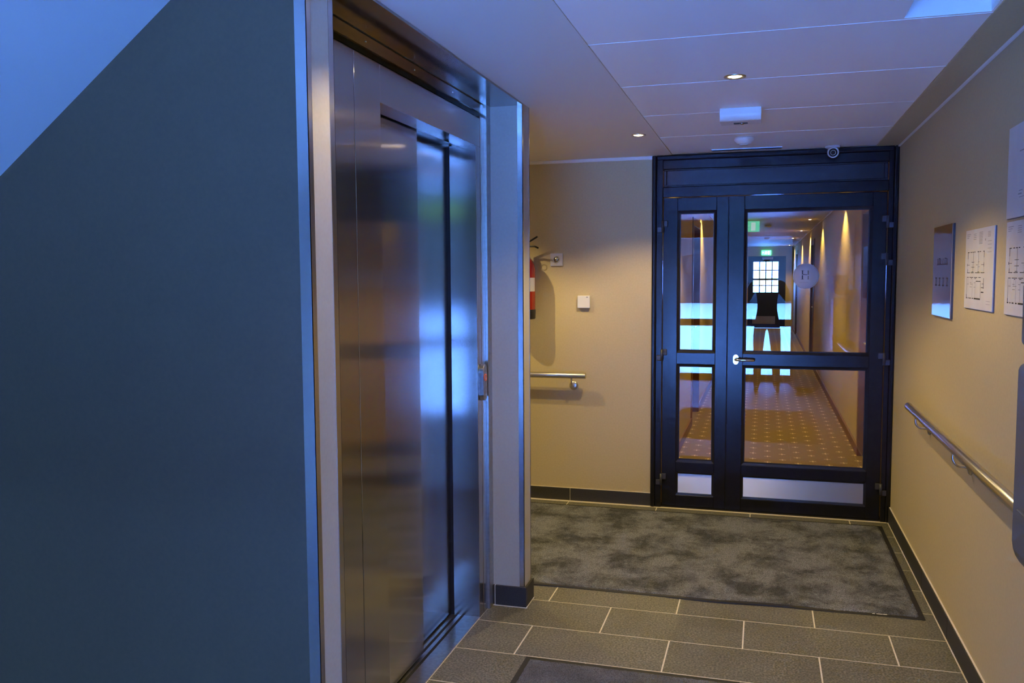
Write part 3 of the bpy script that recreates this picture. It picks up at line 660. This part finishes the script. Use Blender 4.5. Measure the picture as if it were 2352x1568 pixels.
def plan_marks(right_text=True, wide=0.70):
    ink, fa = [], []
    e = wide
    # upper half of the plan
    for (a, b2) in ((0.10, 0.16), (0.20, 0.25), (0.27, 0.32), (0.34, 0.38), (0.46, 0.52), (0.54, 0.58), (0.66, 0.70)): ink.append(hl(0.285, a, min(b2, e), 0.010))
    ink += [vl(0.11, 0.29, 0.37), vl(e - 0.01, 0.28, 0.36), vl(0.11, 0.50, 0.545), vl(e - 0.01, 0.42, 0.47), vl(0.09, 0.43, 0.46)]
    fa += [vl(0.31, 0.29, 0.54), vl(0.50, 0.29, 0.54), vl(0.11, 0.37, 0.50, 0.006), vl(e - 0.01, 0.36, 0.54, 0.006), hl(0.41, 0.24, 0.36), hl(0.41, 0.48, 0.54), hl(0.475, 0.24, 0.36), hl(0.47, 0.48, 0.56)]
    ink += [hl(0.447, 0.10, 0.18, 0.005), hl(0.447, 0.42, 0.48, 0.005), hl(0.447, 0.60, e, 0.005), hl(0.412, 0.27, 0.34, 0.006), hl(0.476, 0.27, 0.36, 0.006)]
    for (a, b2) in ((0.09, 0.20), (0.23, 0.34), (0.39, 0.56), (0.59, e + 0.02)): ink.append(hl(0.545, a, b2, 0.008))
    ink += [hl(0.532, 0.26, 0.33, 0.006), hl(0.532, 0.48, 0.53, 0.006)]
    # lower half
    for (a, b2) in ((0.09, 0.16), (0.19, 0.33), (0.36, 0.48), (0.52, 0.60)): ink.append(hl(0.603, a, b2, 0.008))
    ink += [hl(0.617, 0.25, 0.28, 0.008), hl(0.617, 0.38, 0.44, 0.007), hl(0.65, 0.43, 0.60, 0.010)]
    fa += [vl(0.09, 0.61, 0.86), vl(0.30, 0.61, 0.86, 0.006), vl(0.41, 0.65, 0.86, 0.006), vl(0.60, 0.66, 0.86), hl(0.69, 0.10, 0.17), hl(0.69, 0.22, 0.32), hl(0.67, 0.21, 0.27), hl(0.67, 0.36, 0.42), hl(0.725, 0.21, 0.28), hl(0.725, 0.36, 0.42), vl(0.15, 0.61, 0.70, 0.005), vl(0.25, 0.61, 0.69, 0.005)]
    ink += [vl(0.70, 0.61, 0.74), hl(0.68, 0.64, 0.70, 0.006), hl(0.725, 0.62, 0.71, 0.008), hl(0.782, 0.62, 0.71, 0.014), vl(0.09, 0.82, 0.86, 0.016)]
    for (a, b2) in ((0.08, 0.12), (0.15, 0.18), (0.21, 0.26), (0.30, 0.34)): ink.append(hl(0.868, a, b2, 0.014))
    ink.append(hl(0.868, 0.37, 0.60, 0.018))
    # lettering too small to read
    for k in range(3): fa.append(hl(0.055 + k * 0.022, 0.05, 0.19 - 0.03 * k, 0.008))
    for k in range(4): fa.append(hl(0.060 + k * 0.022, 0.30, 0.40, 0.007))
    for k in range(5): fa.append(hl(0.050 + k * 0.018, 0.50, 0.63, 0.007))
    for k in range(4): fa.append(hl(0.140 + k * 0.016, 0.50, 0.62, 0.007))
    for k in range(4): fa.append(hl(0.060 + k * 0.018, 0.80, 0.89, 0.007))
    for v in (0.17, 0.21, 0.255, 0.30, 0.885, 0.92): fa.append(hl(v, 0.80, 0.93, 0.005))
    ink += [vl(0.72, 0.135, 0.16, 0.012)]
    return {'ink': ink, 'ink_faint': fa}
wall_plate('floor_plan', 'white floor plan notice beside the steel sign on the right wall', 'notice', 3.850, 0.446, 1.722, 0.304, 'paper', 0.003, plan_marks(), 'floor plans on the right wall', 0.004, 'paper_edge')
wall_plate('floor_plan', 'white floor plan notice cut off by the right picture edge', 'notice', 3.246, 0.446, 1.722, 0.304, 'paper', 0.003, plan_marks(False), 'floor plans on the right wall', 0.004, 'paper_edge')
fa = [hl(0.30, 0.45, 0.62, 0.012), hl(0.72, 0.47, 0.60, 0.010), hl(0.755, 0.44, 0.58, 0.016), hl(0.79, 0.48, 0.66, 0.008)]
wall_plate('wall_poster', 'plain white poster high on the right wall above a floor plan', 'poster', 3.262, 0.30, 2.030, 0.297, 'paper', 0.003, {'ink_faint': fa}, None, 0.003, 'paper_edge')
# steel sign: the engraved words are too blurred to read, so only strokes of their size
mk = []
for (u, w_) in ((0.26, 0.03), (0.34, 0.03), (0.42, 0.025), (0.56, 0.03), (0.66, 0.03), (0.76, 0.03)): mk.append((u, 0.36, u + w_, 0.42))
mk += [hl(0.425, 0.24, 0.82, 0.012), hl(0.36, 0.34, 0.42, 0.010), hl(0.36, 0.66, 0.74, 0.010)]
nk = []
for u in (0.16, 0.36, 0.56, 0.76):
    nk += [hl(0.575, u, u + 0.10, 0.012), hl(0.655, u, u + 0.10, 0.014), (u + 0.035, 0.575, u + 0.065, 0.655)]
wall_plate('steel_sign', 'square polished steel sign on the right wall next to the glass door', 'sign', 4.508, 0.412, 1.768, 0.408, 'steel_mirror', 0.004, {'ink_faint': [], 'emblem_dark': mk + nk}, None, 0.008, 'hinge_grey')

# two plastic dispensers at the right picture edge
def dispenser(name, label, y0, y1, z0, z1, xf, rb):
    t = thing(name, label, 'dispenser', (XR, (y0 + y1) / 2, z0), 'grey dispensers on the right wall')
    prof = [(XR - 0.004, z1), (xf + 0.02, z1)] + [(x, z) for x, z in arc(xf + 0.02, z1 - 0.02, 0.02, 90, 180, 5)] + [(xf, z0 + rb)] + [(x, z) for x, z in arc(xf + rb * 0.55, z0 + rb, 1, 180, 180, 1)][:0]
    for k in range(1, 8):
        a = k / 7 * PI / 2; prof.append((xf + 0.085 * (1 - math.cos(a)), z0 + rb - rb * math.sin(a)))
    prof.append((XR - 0.004, z0))
    bm = bmesh.new(); prism(bm, prof, 'y', y0, y1); o = obj('cover', bm, 'plastic_grey', t, 0.008, 3)
    B('wall_plate', (XR - 0.006, XR, y0 + 0.01, y1 - 0.01, z0 + 0.01, z1 - 0.01), 'plastic_dark', t)
    B('push_lever', (xf - 0.006, xf + 0.004, y0 + 0.05, y1 - 0.05, z0 + 0.16, z0 + 0.19), 'plastic_grey', t, 0.002)
dispenser('dispenser', 'tall grey plastic dispenser with rounded lower end at the right edge', 2.28, 2.590, 0.742, 1.317, 0.658, 0.09)
dispenser('dispenser', 'smaller grey plastic dispenser above the tall one at the right edge', 2.28, 2.590, 1.345, 1.54, 0.662, 0.03)

# ================================================================ MATS
def floor_mat(label, x0, x1, y0, y1, m, bw, wavy=0.0, mark=False):
    t = thing('door_mat', label, 'mat', ((x0 + x1) / 2, (y0 + y1) / 2, 0), 'dark entrance mats')
    bm = bmesh.new(); n = 60
    def fy(x): return y0 + wavy * (math.sin(x * 7.0) * 0.5 + math.sin(x * 13 + 1) * 0.3) + (0.035 * max(0, x + 0.2) if mark else 0)
    # rubber border as a thin slab following the front edge
    top = []; bot = []
    xs = [x0 + (x1 - x0) * i / n for i in range(n + 1)]
    vb = [bm.verts.new((x, fy(x), 0.0008)) for x in xs]; vt_ = [bm.verts.new((x, fy(x) + 0.003, 0.0035 + (0.004 * (0.5 + 0.5 * math.sin(x * 5.3 + 2)) if wavy else 0))) for x in xs]
    vt2 = [bm.verts.new((x, y1, 0.0035)) for x in xs]; vb2 = [bm.verts.new((x, y1 + 0.001, 0.0008)) for x in xs]
    for i in range(n):
        bm.faces.new([vb[i], vb[i + 1], vt_[i + 1], vt_[i]]); bm.faces.new([vt_[i], vt_[i + 1], vt2[i + 1], vt2[i]]); bm.faces.new([vt2[i], vt2[i + 1], vb2[i + 1], vb2[i]])
    obj('rubber_border', bm, 'rubber', t)
    bm = bmesh.new(); nx, ny = int((x1 - x0) / 0.012), int((y1 - y0) / 0.012); rows = []
    rnd = random.Random(5)
    for j in range(ny + 1):
        r_ = []
        for i in range(nx + 1):
            x = x0 + bw + (x1 - x0 - 2 * bw) * i / nx; ya = fy(x) + bw
            y = ya + (y1 - bw - ya) * j / ny
            e = 0 if i in (0, nx) or j in (0, ny) else 1
            jit = 0.002 * (1 - e)
            r_.append(bm.verts.new((x + rnd.uniform(-jit, jit), y + rnd.uniform(-jit, jit) * 2, 0.0042 + e * (0.0035 + rnd.uniform(0, 0.0028)))))
        rows.append(r_)
    for a, b2 in zip(rows, rows[1:]):
        for i in range(nx): bm.faces.new([a[i], a[i + 1], b2[i + 1], b2[i]])
    p = obj('pile', bm, m, t); p['kind'] = 'stuff'
    if mark:
        bm = bmesh.new()
        for (a, b2) in ((0.500, 0.512), (0.518, 0.545), (0.546, 0.564)): poly(bm, [(a, fy(a) + 0.009, 0.0062), (b2, fy(b2) + 0.009, 0.0062), (b2, fy(b2) + 0.015, 0.0066), (a, fy(a) + 0.015, 0.0066)])
        obj('maker_mark', bm, 'white_trim', t)
floor_mat('large mottled charcoal mat lying before the glass door', -1.62, 0.722, 4.122, 5.655, 'mat_pile', 0.022, 0.010, True)
floor_mat('dark grey mat at the bottom edge in front of the elevator', -0.908, 0.55, 1.35, 3.312, 'mat_pile_plain', 0.022)

# ================================================================ CORRIDOR BEHIND THE GLASS DOOR
struct(B('floor_corridor', (XCL - 0.2, XCR + 0.2, D + 0.065, YC, -0.12, 0.0), 'carpet'), 'brown corridor carpet with rows of small pale star motifs')
struct(B('ceiling_corridor', (XCL - 0.3, XCR + 0.3, D + 0.03, YC + 0.2, H, H + 0.15), 'corr_ceiling'), 'corridor ceiling')
def corridor_wall(name, x, s, doors, label):
    # s = +1 right wall (solid for x > wall), -1 left
    bm = bmesh.new(); y = D + 0.065; th = 0.25
    for (a, b2) in doors:
        box(bm, x, x + s * th, y, a, -0.05, H); box(bm, x, x + s * th, a, b2, 2.08, H); y = b2
    box(bm, x, x + s * th, y, YC, -0.05, H)
    w = struct(obj(name, bm, 'corr_paint'), label)
    y = D + 0.065
    for (a, b2) in doors + [(YC, YC)]:
        if a - y > 0.05: B('skirting', (x, x - s * 0.014, y, a, 0.0, 0.085), 'wood', w, 0.002)
        y = b2
    B('cornice', (x, x - s * 0.012, D + 0.065, YC, H - 0.014, H), 'white_trim', w)
    return w
RD = [(6.92, 7.88), (15.20, 16.15), (22.6, 23.5)]
LD = [(9.02, 9.98), (16.9, 17.85), (23.9, 24.8)]
corridor_wall('wall_corridor_right', XCR, 1, RD, 'right wall of the hotel corridor')
corridor_wall('wall_corridor_left', XCL, -1, LD, 'left wall of the hotel corridor')
def room_door(n, x, s, a, b2, label):
    r = sempty('door_%d' % n, (x, (a + b2) / 2, 0), label)
    bm = bmesh.new()
    box(bm, x - s * 0.012, x + s * 0.12, a - 0.055, a + 0.03, 0.0, 2.135); box(bm, x - s * 0.012, x + s * 0.12, b2 - 0.03, b2 + 0.055, 0.0, 2.135); box(bm, x - s * 0.012, x + s * 0.12, a + 0.03, b2 - 0.03, 2.05, 2.135)
    obj('casing', bm, 'wood', r, 0.002)
    lfm = B('door_leaf', (x + s * 0.075, x + s * 0.115, a + 0.03, b2 - 0.03, 0.005, 2.05), 'wood', r)
    bm = bmesh.new()
    box(bm, x + s * 0.072, x + s * 0.076, a + 0.031, a + 0.045, 0.0, 2.05); obj('frame_gap', bm, 'wood_dark', r)
    hy = b2 - 0.115
    B('lock_plate', (x + s * 0.066, x + s * 0.075, hy - 0.022, hy + 0.022, 0.93, 1.22), 'steel_rail', lfm, 0.003)
    bm = bmesh.new(); tube(bm, [(x + s * 0.07, hy, 0.975), (x + s * 0.022, hy, 0.975), (x + s * 0.016, hy - 0.01, 0.975), (x + s * 0.016, hy - 0.125, 0.975)], 0.010, 10); obj('lever', bm, 'steel_rail', lfm, smooth=True)
    bm = bmesh.new(); lathe(bm, (x + s * 0.066, hy, 1.19), (-s, 0, 0), [(0, 0.014), (0.012, 0.014), (0.014, 0)], 12); obj('knob', bm, 'steel_rail', lfm)
n = 2
for (s, x, lst, side) in ((1, XCR, RD, 'right'), (-1, XCL, LD, 'left')):
    for i, (a, b2) in enumerate(lst):
        room_door(n, x, s, a, b2, 'brown wooden room door, %s on the %s side of the corridor' % (('first', 'second', 'third')[i], side)); n += 1
# far end wall with a dark door and bright window
bm = bmesh.new()
DX0, DX1, DZ = -0.44, 0.60, 2.06
box(bm, XCL - 0.2, DX0, YC, YC + 0.15, -0.05, H); box(bm, DX1, XCR + 0.2, YC, YC + 0.15, -0.05, H); box(bm, DX0, DX1, YC, YC + 0.15, DZ, H)
struct(obj('wall_corridor_end', bm, 'corr_paint'), 'end wall of the corridor around the dark door')
fd = sempty('door_%d' % n, (0.08, YC, 0), 'dark door with a bright window at the far end of the corridor')
WX0, WX1, WZ0, WZ1 = -0.29, 0.395, 1.03, 1.90
bm = bmesh.new()
box(bm, DX0, WX0, YC + 0.02, YC + 0.08, 0, DZ); box(bm, WX1, DX1, YC + 0.02, YC + 0.08, 0, DZ); box(bm, WX0, WX1, YC + 0.02, YC + 0.08, 0, WZ0); box(bm, WX0, WX1, YC + 0.02, YC + 0.08, WZ1, DZ)
obj('door_leaf', bm, 'fardoor', fd)
B('pane', (WX0 - 0.01, WX1 + 0.01, YC + 0.045, YC + 0.052, WZ0 - 0.01, WZ1 + 0.01), 'glass_clear', fd)
for k in range(1, 4): B('muntin', (WX0 + (WX1 - WX0) * k / 4 - 0.016, WX0 + (WX1 - WX0) * k / 4 + 0.016, YC + 0.03, YC + 0.044, WZ0, WZ1), 'fardoor', fd)
for zz, t_ in ((1.40, 0.028), (1.66, 0.014), (1.22, 0.014)): B('muntin', (WX0, WX1, YC + 0.028, YC + 0.043, zz - t_, zz + t_), 'fardoor', fd)
B('closer', (-0.05, 0.25, YC - 0.04, YC + 0.02, 1.97, 2.03), 'steel_dull', fd)
B('push_plate', (-0.30, 0.33, YC + 0.008, YC + 0.02, 0.12, 0.34), 'steel_dull', fd)
# exit signs
def exit_sign(label, x, y, z, w, h, m, rod, face=-1):
    t = thing('exit_sign', label, 'exit sign', (x, y, z - h / 2), 'green exit signs')
    B('box', (x - w / 2, x + w / 2, y - 0.012, y + 0.012, z - h / 2, z + h / 2), m, t, 0.002)
    ys2 = y + face * 0.0130; bm = bmesh.new()
    def q(u0, v0, u1, v1): poly(bm, [(x + u0 * w, ys2, z + v0 * h), (x + u1 * w, ys2, z + v0 * h), (x + u1 * w, ys2, z + v1 * h), (x + u0 * w, ys2, z + v1 * h)])
    q(0.16, -0.38, 0.34, 0.38)                                            # doorway
    for (u0, v0, u1, v1) in ((-0.06, 0.22, 0.01, 0.36), (-0.09, -0.08, 0.01, 0.18), (-0.02, -0.36, 0.03, -0.06), (-0.17, -0.22, -0.07, -0.12), (-0.18, -0.36, -0.13, -0.16), (0.01, 0.02, 0.10, 0.08), (-0.17, 0.06, -0.09, 0.13)): q(u0, v0, u1, v1)
    q(-0.42, -0.05, -0.25, 0.05); q(-0.40, 0.05, -0.35, 0.14); q(-0.40, -0.14, -0.35, -0.05)
    obj('pictogram', bm, 'exit_white', t)
    if rod:
        bm = bmesh.new()
        bm.free()
        for dx in (-0.3 * w, 0.3 * w):
            bm = bmesh.new(); tube(bm, [(x + dx, y, z + h / 2), (x + dx, y, H)], 0.004, 8); obj('rod', bm, 'steel_rail', t)
    return t
exit_sign('bright green exit sign above the dark door at the corridor end', 0.06, YC - 0.02, 2.16, 0.26, 0.13, 'exit_green', False)
# corridor spotlights
CW = 105.0
for i, (x, y, k) in enumerate(((-0.30, 7.0, 1.15), (0.62, 9.6, 0.5), (-0.50, 10.2, 0.8), (0.62, 13.2, 0.5), (0.64, 16.6, 0.9), (-0.50, 17.6, 0.7), (0.60, 20.0, 0.9), (0.66, 24.9, 0.6))):
    downlight(x, y, H, ('glowing spotlight on the corridor ceiling, number %d from the glass door' % (i + 1)).replace('number 1 ', 'nearest ').replace('number 2', 'second').replace('number 3', 'third').replace('number 4', 'fourth').replace('number 5', 'fifth').replace('number 6', 'sixth').replace('number 7', 'seventh').replace('number 8', 'eighth'), CW * k, 'corridor ceiling spotlights', 120, (1.0, 0.70, 0.22), 0.036)
for i, (y, lab) in enumerate(((9.2, 'small white disc added for a pale reflection, on the corridor ceiling nearest the glass door'), (14.5, 'small white disc added for a pale reflection, half way along the corridor ceiling'), (19.5, 'small white disc added for a pale reflection, far along the corridor ceiling'))):  # added white discs standing in for pale reflections in the door glass
    o = thing('smoke_detector', lab, 'smoke detector', (0.05, y, H), 'added corridor ceiling discs')
    bm = bmesh.new(); lathe(bm, (0.05, y, H), (0, 0, -1), [(0, 0.052), (0.02, 0.052), (0.030, 0.042), (0.038, 0.02), (0.038, 0)], 20); obj('body', bm, 'plastic_white', o)

# ================================================================ ENTRANCE GLAZING AND OUTDOORS (behind the viewpoint)
win = sempty('window_1', ((GX0 + GX1) / 2, YW, 0), 'glazed entrance front behind the viewpoint')
bm = bmesh.new(); mull = [GX0, -0.58, GX1]
for x in mull: box(bm, x - 0.035 if x != GX0 else x, x + 0.035 if x != GX1 else x, YW - 0.10, YW - 0.04, 0, GZ)
box(bm, GX0, GX1, YW - 0.10, YW - 0.04, GZ - 0.07, GZ); box(bm, GX0, GX1, YW - 0.10, YW - 0.04, 0, 0.09)
box(bm, GX0, GX1, YW - 0.095, YW - 0.045, 0.80, 0.90)
obj('frame', bm, 'door_alu', win, 0.003)
for a, b2 in zip(mull, mull[1:]): B('pane', (a + 0.03, b2 - 0.03, YW - 0.074, YW - 0.068, 0.08, GZ - 0.06), 'glass_clear', win)
bm = bmesh.new()
box(bm, -40, 40, -50, YW - 0.14, -0.3, -0.06); box(bm, XR + 0.14, 40, YW - 0.14, 5.9, -0.3, -0.06); box(bm, 1.3, 40, 5.9, 60, -0.3, -0.06); box(bm, -40, 1.3, YC + 0.2, 60, -0.3, -0.06)
struct(obj('ground', bm, 'snow'), 'snow-covered ground outside the building')
exit_sign('green exit sign hanging above the glazed entrance behind the viewpoint', -0.24, YW + 0.06, 2.232, 0.34, 0.15, 'exit_green', True, 1)

# dark tree mass added out of view to block the low sky
def backdrop(label, along_x, pos, a0, a1, height):
    bm = bmesh.new(); rnd = random.Random(3); nx, nz = 80, 14
    def P(a, d, z): return (a, pos - d, z) if along_x else (pos + d, a, z)
    grid = [[bm.verts.new(P(a0 + (a1 - a0) * i / nx, rnd.uniform(-0.5, 0.5) + 0.01 * k * k, -0.2 + height * k / nz + rnd.uniform(-0.25, 0.25))) for i in range(nx + 1)] for k in range(nz + 1)]
    for a, b2 in zip(grid, grid[1:]):
        for i in range(nx): bm.faces.new([a[i], a[i + 1], b2[i + 1], b2[i]])
    far = [bm.verts.new(P(a0 + (a1 - a0) * i / nx, 5.0, height - rnd.uniform(0, 1.0))) for i in range(nx + 1)]; bot = [bm.verts.new(P(a0 + (a1 - a0) * i / nx, 5.0, -0.2)) for i in range(nx + 1)]
    for i in range(nx): bm.faces.new([grid[-1][i], grid[-1][i + 1], far[i + 1], far[i]]); bm.faces.new([far[i], far[i + 1], bot[i + 1], bot[i]])
    tag(obj('backdrop', bm, 'backdrop'), label, 'backdrop')
backdrop('tall dark evergreen hedge added behind the viewpoint to hide the low sky', True, -38.0, -36, 24, 14.0)

# ================================================================ PERSON TAKING THE PICTURE (seen only as a reflection in the door glass)
def skinned(verts, edges, root, sub=2):
    me = bpy.data.meshes.new('tmp'); me.from_pydata([v[:3] for v in verts], edges, []); o = bpy.data.objects.new('tmp', me); COL.objects.link(o)
    sk = o.modifiers.new('skin', 'SKIN'); sk.use_smooth_shade = True; sk.branch_smoothing = 0.4
    lay = me.skin_vertices[0].data if me.skin_vertices else None
    if lay is None:
        bpy.context.view_layer.objects.active = o; bpy.ops.object.select_all(action='DESELECT'); o.select_set(True)
        bpy.ops.mesh.customdata_skin_add(); lay = me.skin_vertices[0].data
    for i, v in enumerate(verts): lay[i].radius = (v[3], v[4] if len(v) > 4 else v[3]); lay[i].use_root = (i == root)
    ss = o.modifiers.new('sub', 'SUBSURF'); ss.levels = sub; ss.render_levels = sub
    dg = bpy.context.evaluated_depsgraph_get(); ev_ = o.evaluated_get(dg); m2 = bpy.data.meshes.new_from_object(ev_, depsgraph=dg)
    bpy.data.objects.remove(o); return m2
px, py = 0.05, -0.38
V = [(px, py, 0.95, 0.150, 0.115),            # 0 pelvis (root)
     (px, py, 1.10, 0.140, 0.105), (px, py + 0.005, 1.28, 0.165, 0.115), (px, py + 0.01, 1.42, 0.150, 0.10),   # 1 waist 2 chest 3 upper chest
     (px - 0.005, py + 0.025, 1.51, 0.055, 0.055),                                                        # 4 neck
     (px - 0.02, py + 0.045, 1.60, 0.078, 0.085), (px - 0.02, py + 0.045, 1.69, 0.080, 0.090), (px - 0.02, py + 0.035, 1.745, 0.045, 0.05),  # 5 6 7 head
     (px - 0.095, py, 0.88, 0.090, 0.092), (px - 0.110, py + 0.02, 0.49, 0.060, 0.064), (px - 0.120, py - 0.015, 0.10, 0.043, 0.048),  # 8 9 10 left leg
     (px - 0.125, py + 0.10, 0.040, 0.046, 0.032), (px - 0.130, py + 0.19, 0.032, 0.040, 0.024),                                      # 11 12 foot
     (px + 0.095, py, 0.88, 0.090, 0.092), (px + 0.120, py + 0.02, 0.49, 0.060, 0.064), (px + 0.130, py - 0.015, 0.10, 0.043, 0.048),
     (px + 0.140, py + 0.10, 0.040, 0.046, 0.032), (px + 0.150, py + 0.19, 0.032, 0.040, 0.024),                                     # 13-17
     (px - 0.185, py, 1.42, 0.062), (px - 0.27, py + 0.03, 1.20, 0.050), (px - 0.14, py + 0.155, 1.42, 0.036), (px - 0.105, py + 0.175, 1.48, 0.030),   # 18-21 left arm
     (px + 0.185, py, 1.42, 0.062), (px + 0.27, py + 0.03, 1.20, 0.050), (px + 0.10, py + 0.155, 1.42, 0.036), (px + 0.055, py + 0.175, 1.48, 0.030)]   # 22-25 right arm
EDG = [(0, 1), (1, 2), (2, 3), (3, 4), (4, 5), (5, 6), (6, 7), (0, 8), (8, 9), (9, 10), (10, 11), (11, 12), (0, 13), (13, 14), (14, 15), (15, 16), (16, 17), (3, 18), (18, 19), (19, 20), (20, 21), (3, 22), (22, 23), (23, 24), (24, 25)]
for base, sx in ((21, 1), (25, -1)):           # fingers closing on the camera
    bx, by, bz = V[base][:3]
    for k in range(4):
        i0 = len(V); l = (0.030, 0.034, 0.032, 0.026)[k]
        V.append((bx + sx * 0.012, by + 0.010, bz + 0.030 - 0.017 * k, 0.009)); V.append((bx + sx * (0.012 + l * 0.8), by + 0.016, bz + 0.032 - 0.018 * k, 0.0085)); V.append((bx + sx * (0.012 + l * 1.2), by + 0.004, bz + 0.032 - 0.018 * k, 0.0075))
        EDG += [(base, i0), (i0, i0 + 1), (i0 + 1, i0 + 2)]
    i0 = len(V); V.append((bx + sx * 0.016, by - 0.020, bz + 0.004, 0.010)); V.append((bx + sx * 0.040, by - 0.028, bz + 0.012, 0.009)); EDG += [(base, i0), (i0, i0 + 1)]
pm = skinned(V, EDG, 0)
for n_ in ('jacket', 'trousers', 'skin', 'plastic_dark', 'hair'): pm.materials.append(MATS[n_])
for p in pm.polygons:
    c = p.center; p.use_smooth = True
    if c.z < 0.075: p.material_index = 3
    elif c.z < 0.93: p.material_index = 1
    elif c.z > 1.50 and abs(c.x - px) < 0.12 and c.y < py + 0.14: p.material_index = 4 if (c.z > 1.70 or c.y < py + 0.02) else 2
    elif c.y > py + 0.165 and c.z > 1.40: p.material_index = 2
    else: p.material_index = 0
person = bpy.data.objects.new('person', pm); COL.objects.link(person)
tag(person, 'standing person in dark jacket and brown trousers holding a camera, reflected in the door glass', 'person')
hc = thing('handheld_camera', 'black camera held up by the standing person', 'camera', (0.0, -0.22, 1.50))
B('body', (-0.07, 0.062, -0.255, -0.212, 1.505, 1.595), 'plastic_dark', hc, 0.008, 2)
bm = bmesh.new(); lathe(bm, (-0.005, -0.214, 1.55), (0, 1, 0), [(0, 0.030), (0.012, 0.030), (0.014, 0.026), (0.014, 0.0)], 24); obj('lens', bm, 'plastic_dark', hc)
B('viewfinder_hump', (-0.03, 0.025, -0.252, -0.216, 1.595, 1.615), 'plastic_dark', hc, 0.006, 2)
# crumpled light bag on the floor beside the person
bm = bmesh.new(); bmesh.ops.create_icosphere(bm, subdivisions=4, radius=1.0); rnd = random.Random(11)
from mathutils import noise as mnoise
for v in bm.verts:
    d = v.co.normalized(); k = 1 + 0.28 * mnoise.noise(d * 2.3) + 0.14 * mnoise.noise(d * 6.0)
    v.co = Vector((0.56 + 0.15 * d.x * k, -0.30 + 0.13 * d.y * k, max(0.001, 0.10 + 0.12 * d.z * k)))
tag(obj('shopping_bag', bm, 'bag', smooth=True), 'crumpled pale bag on the floor beside the standing person', 'bag')
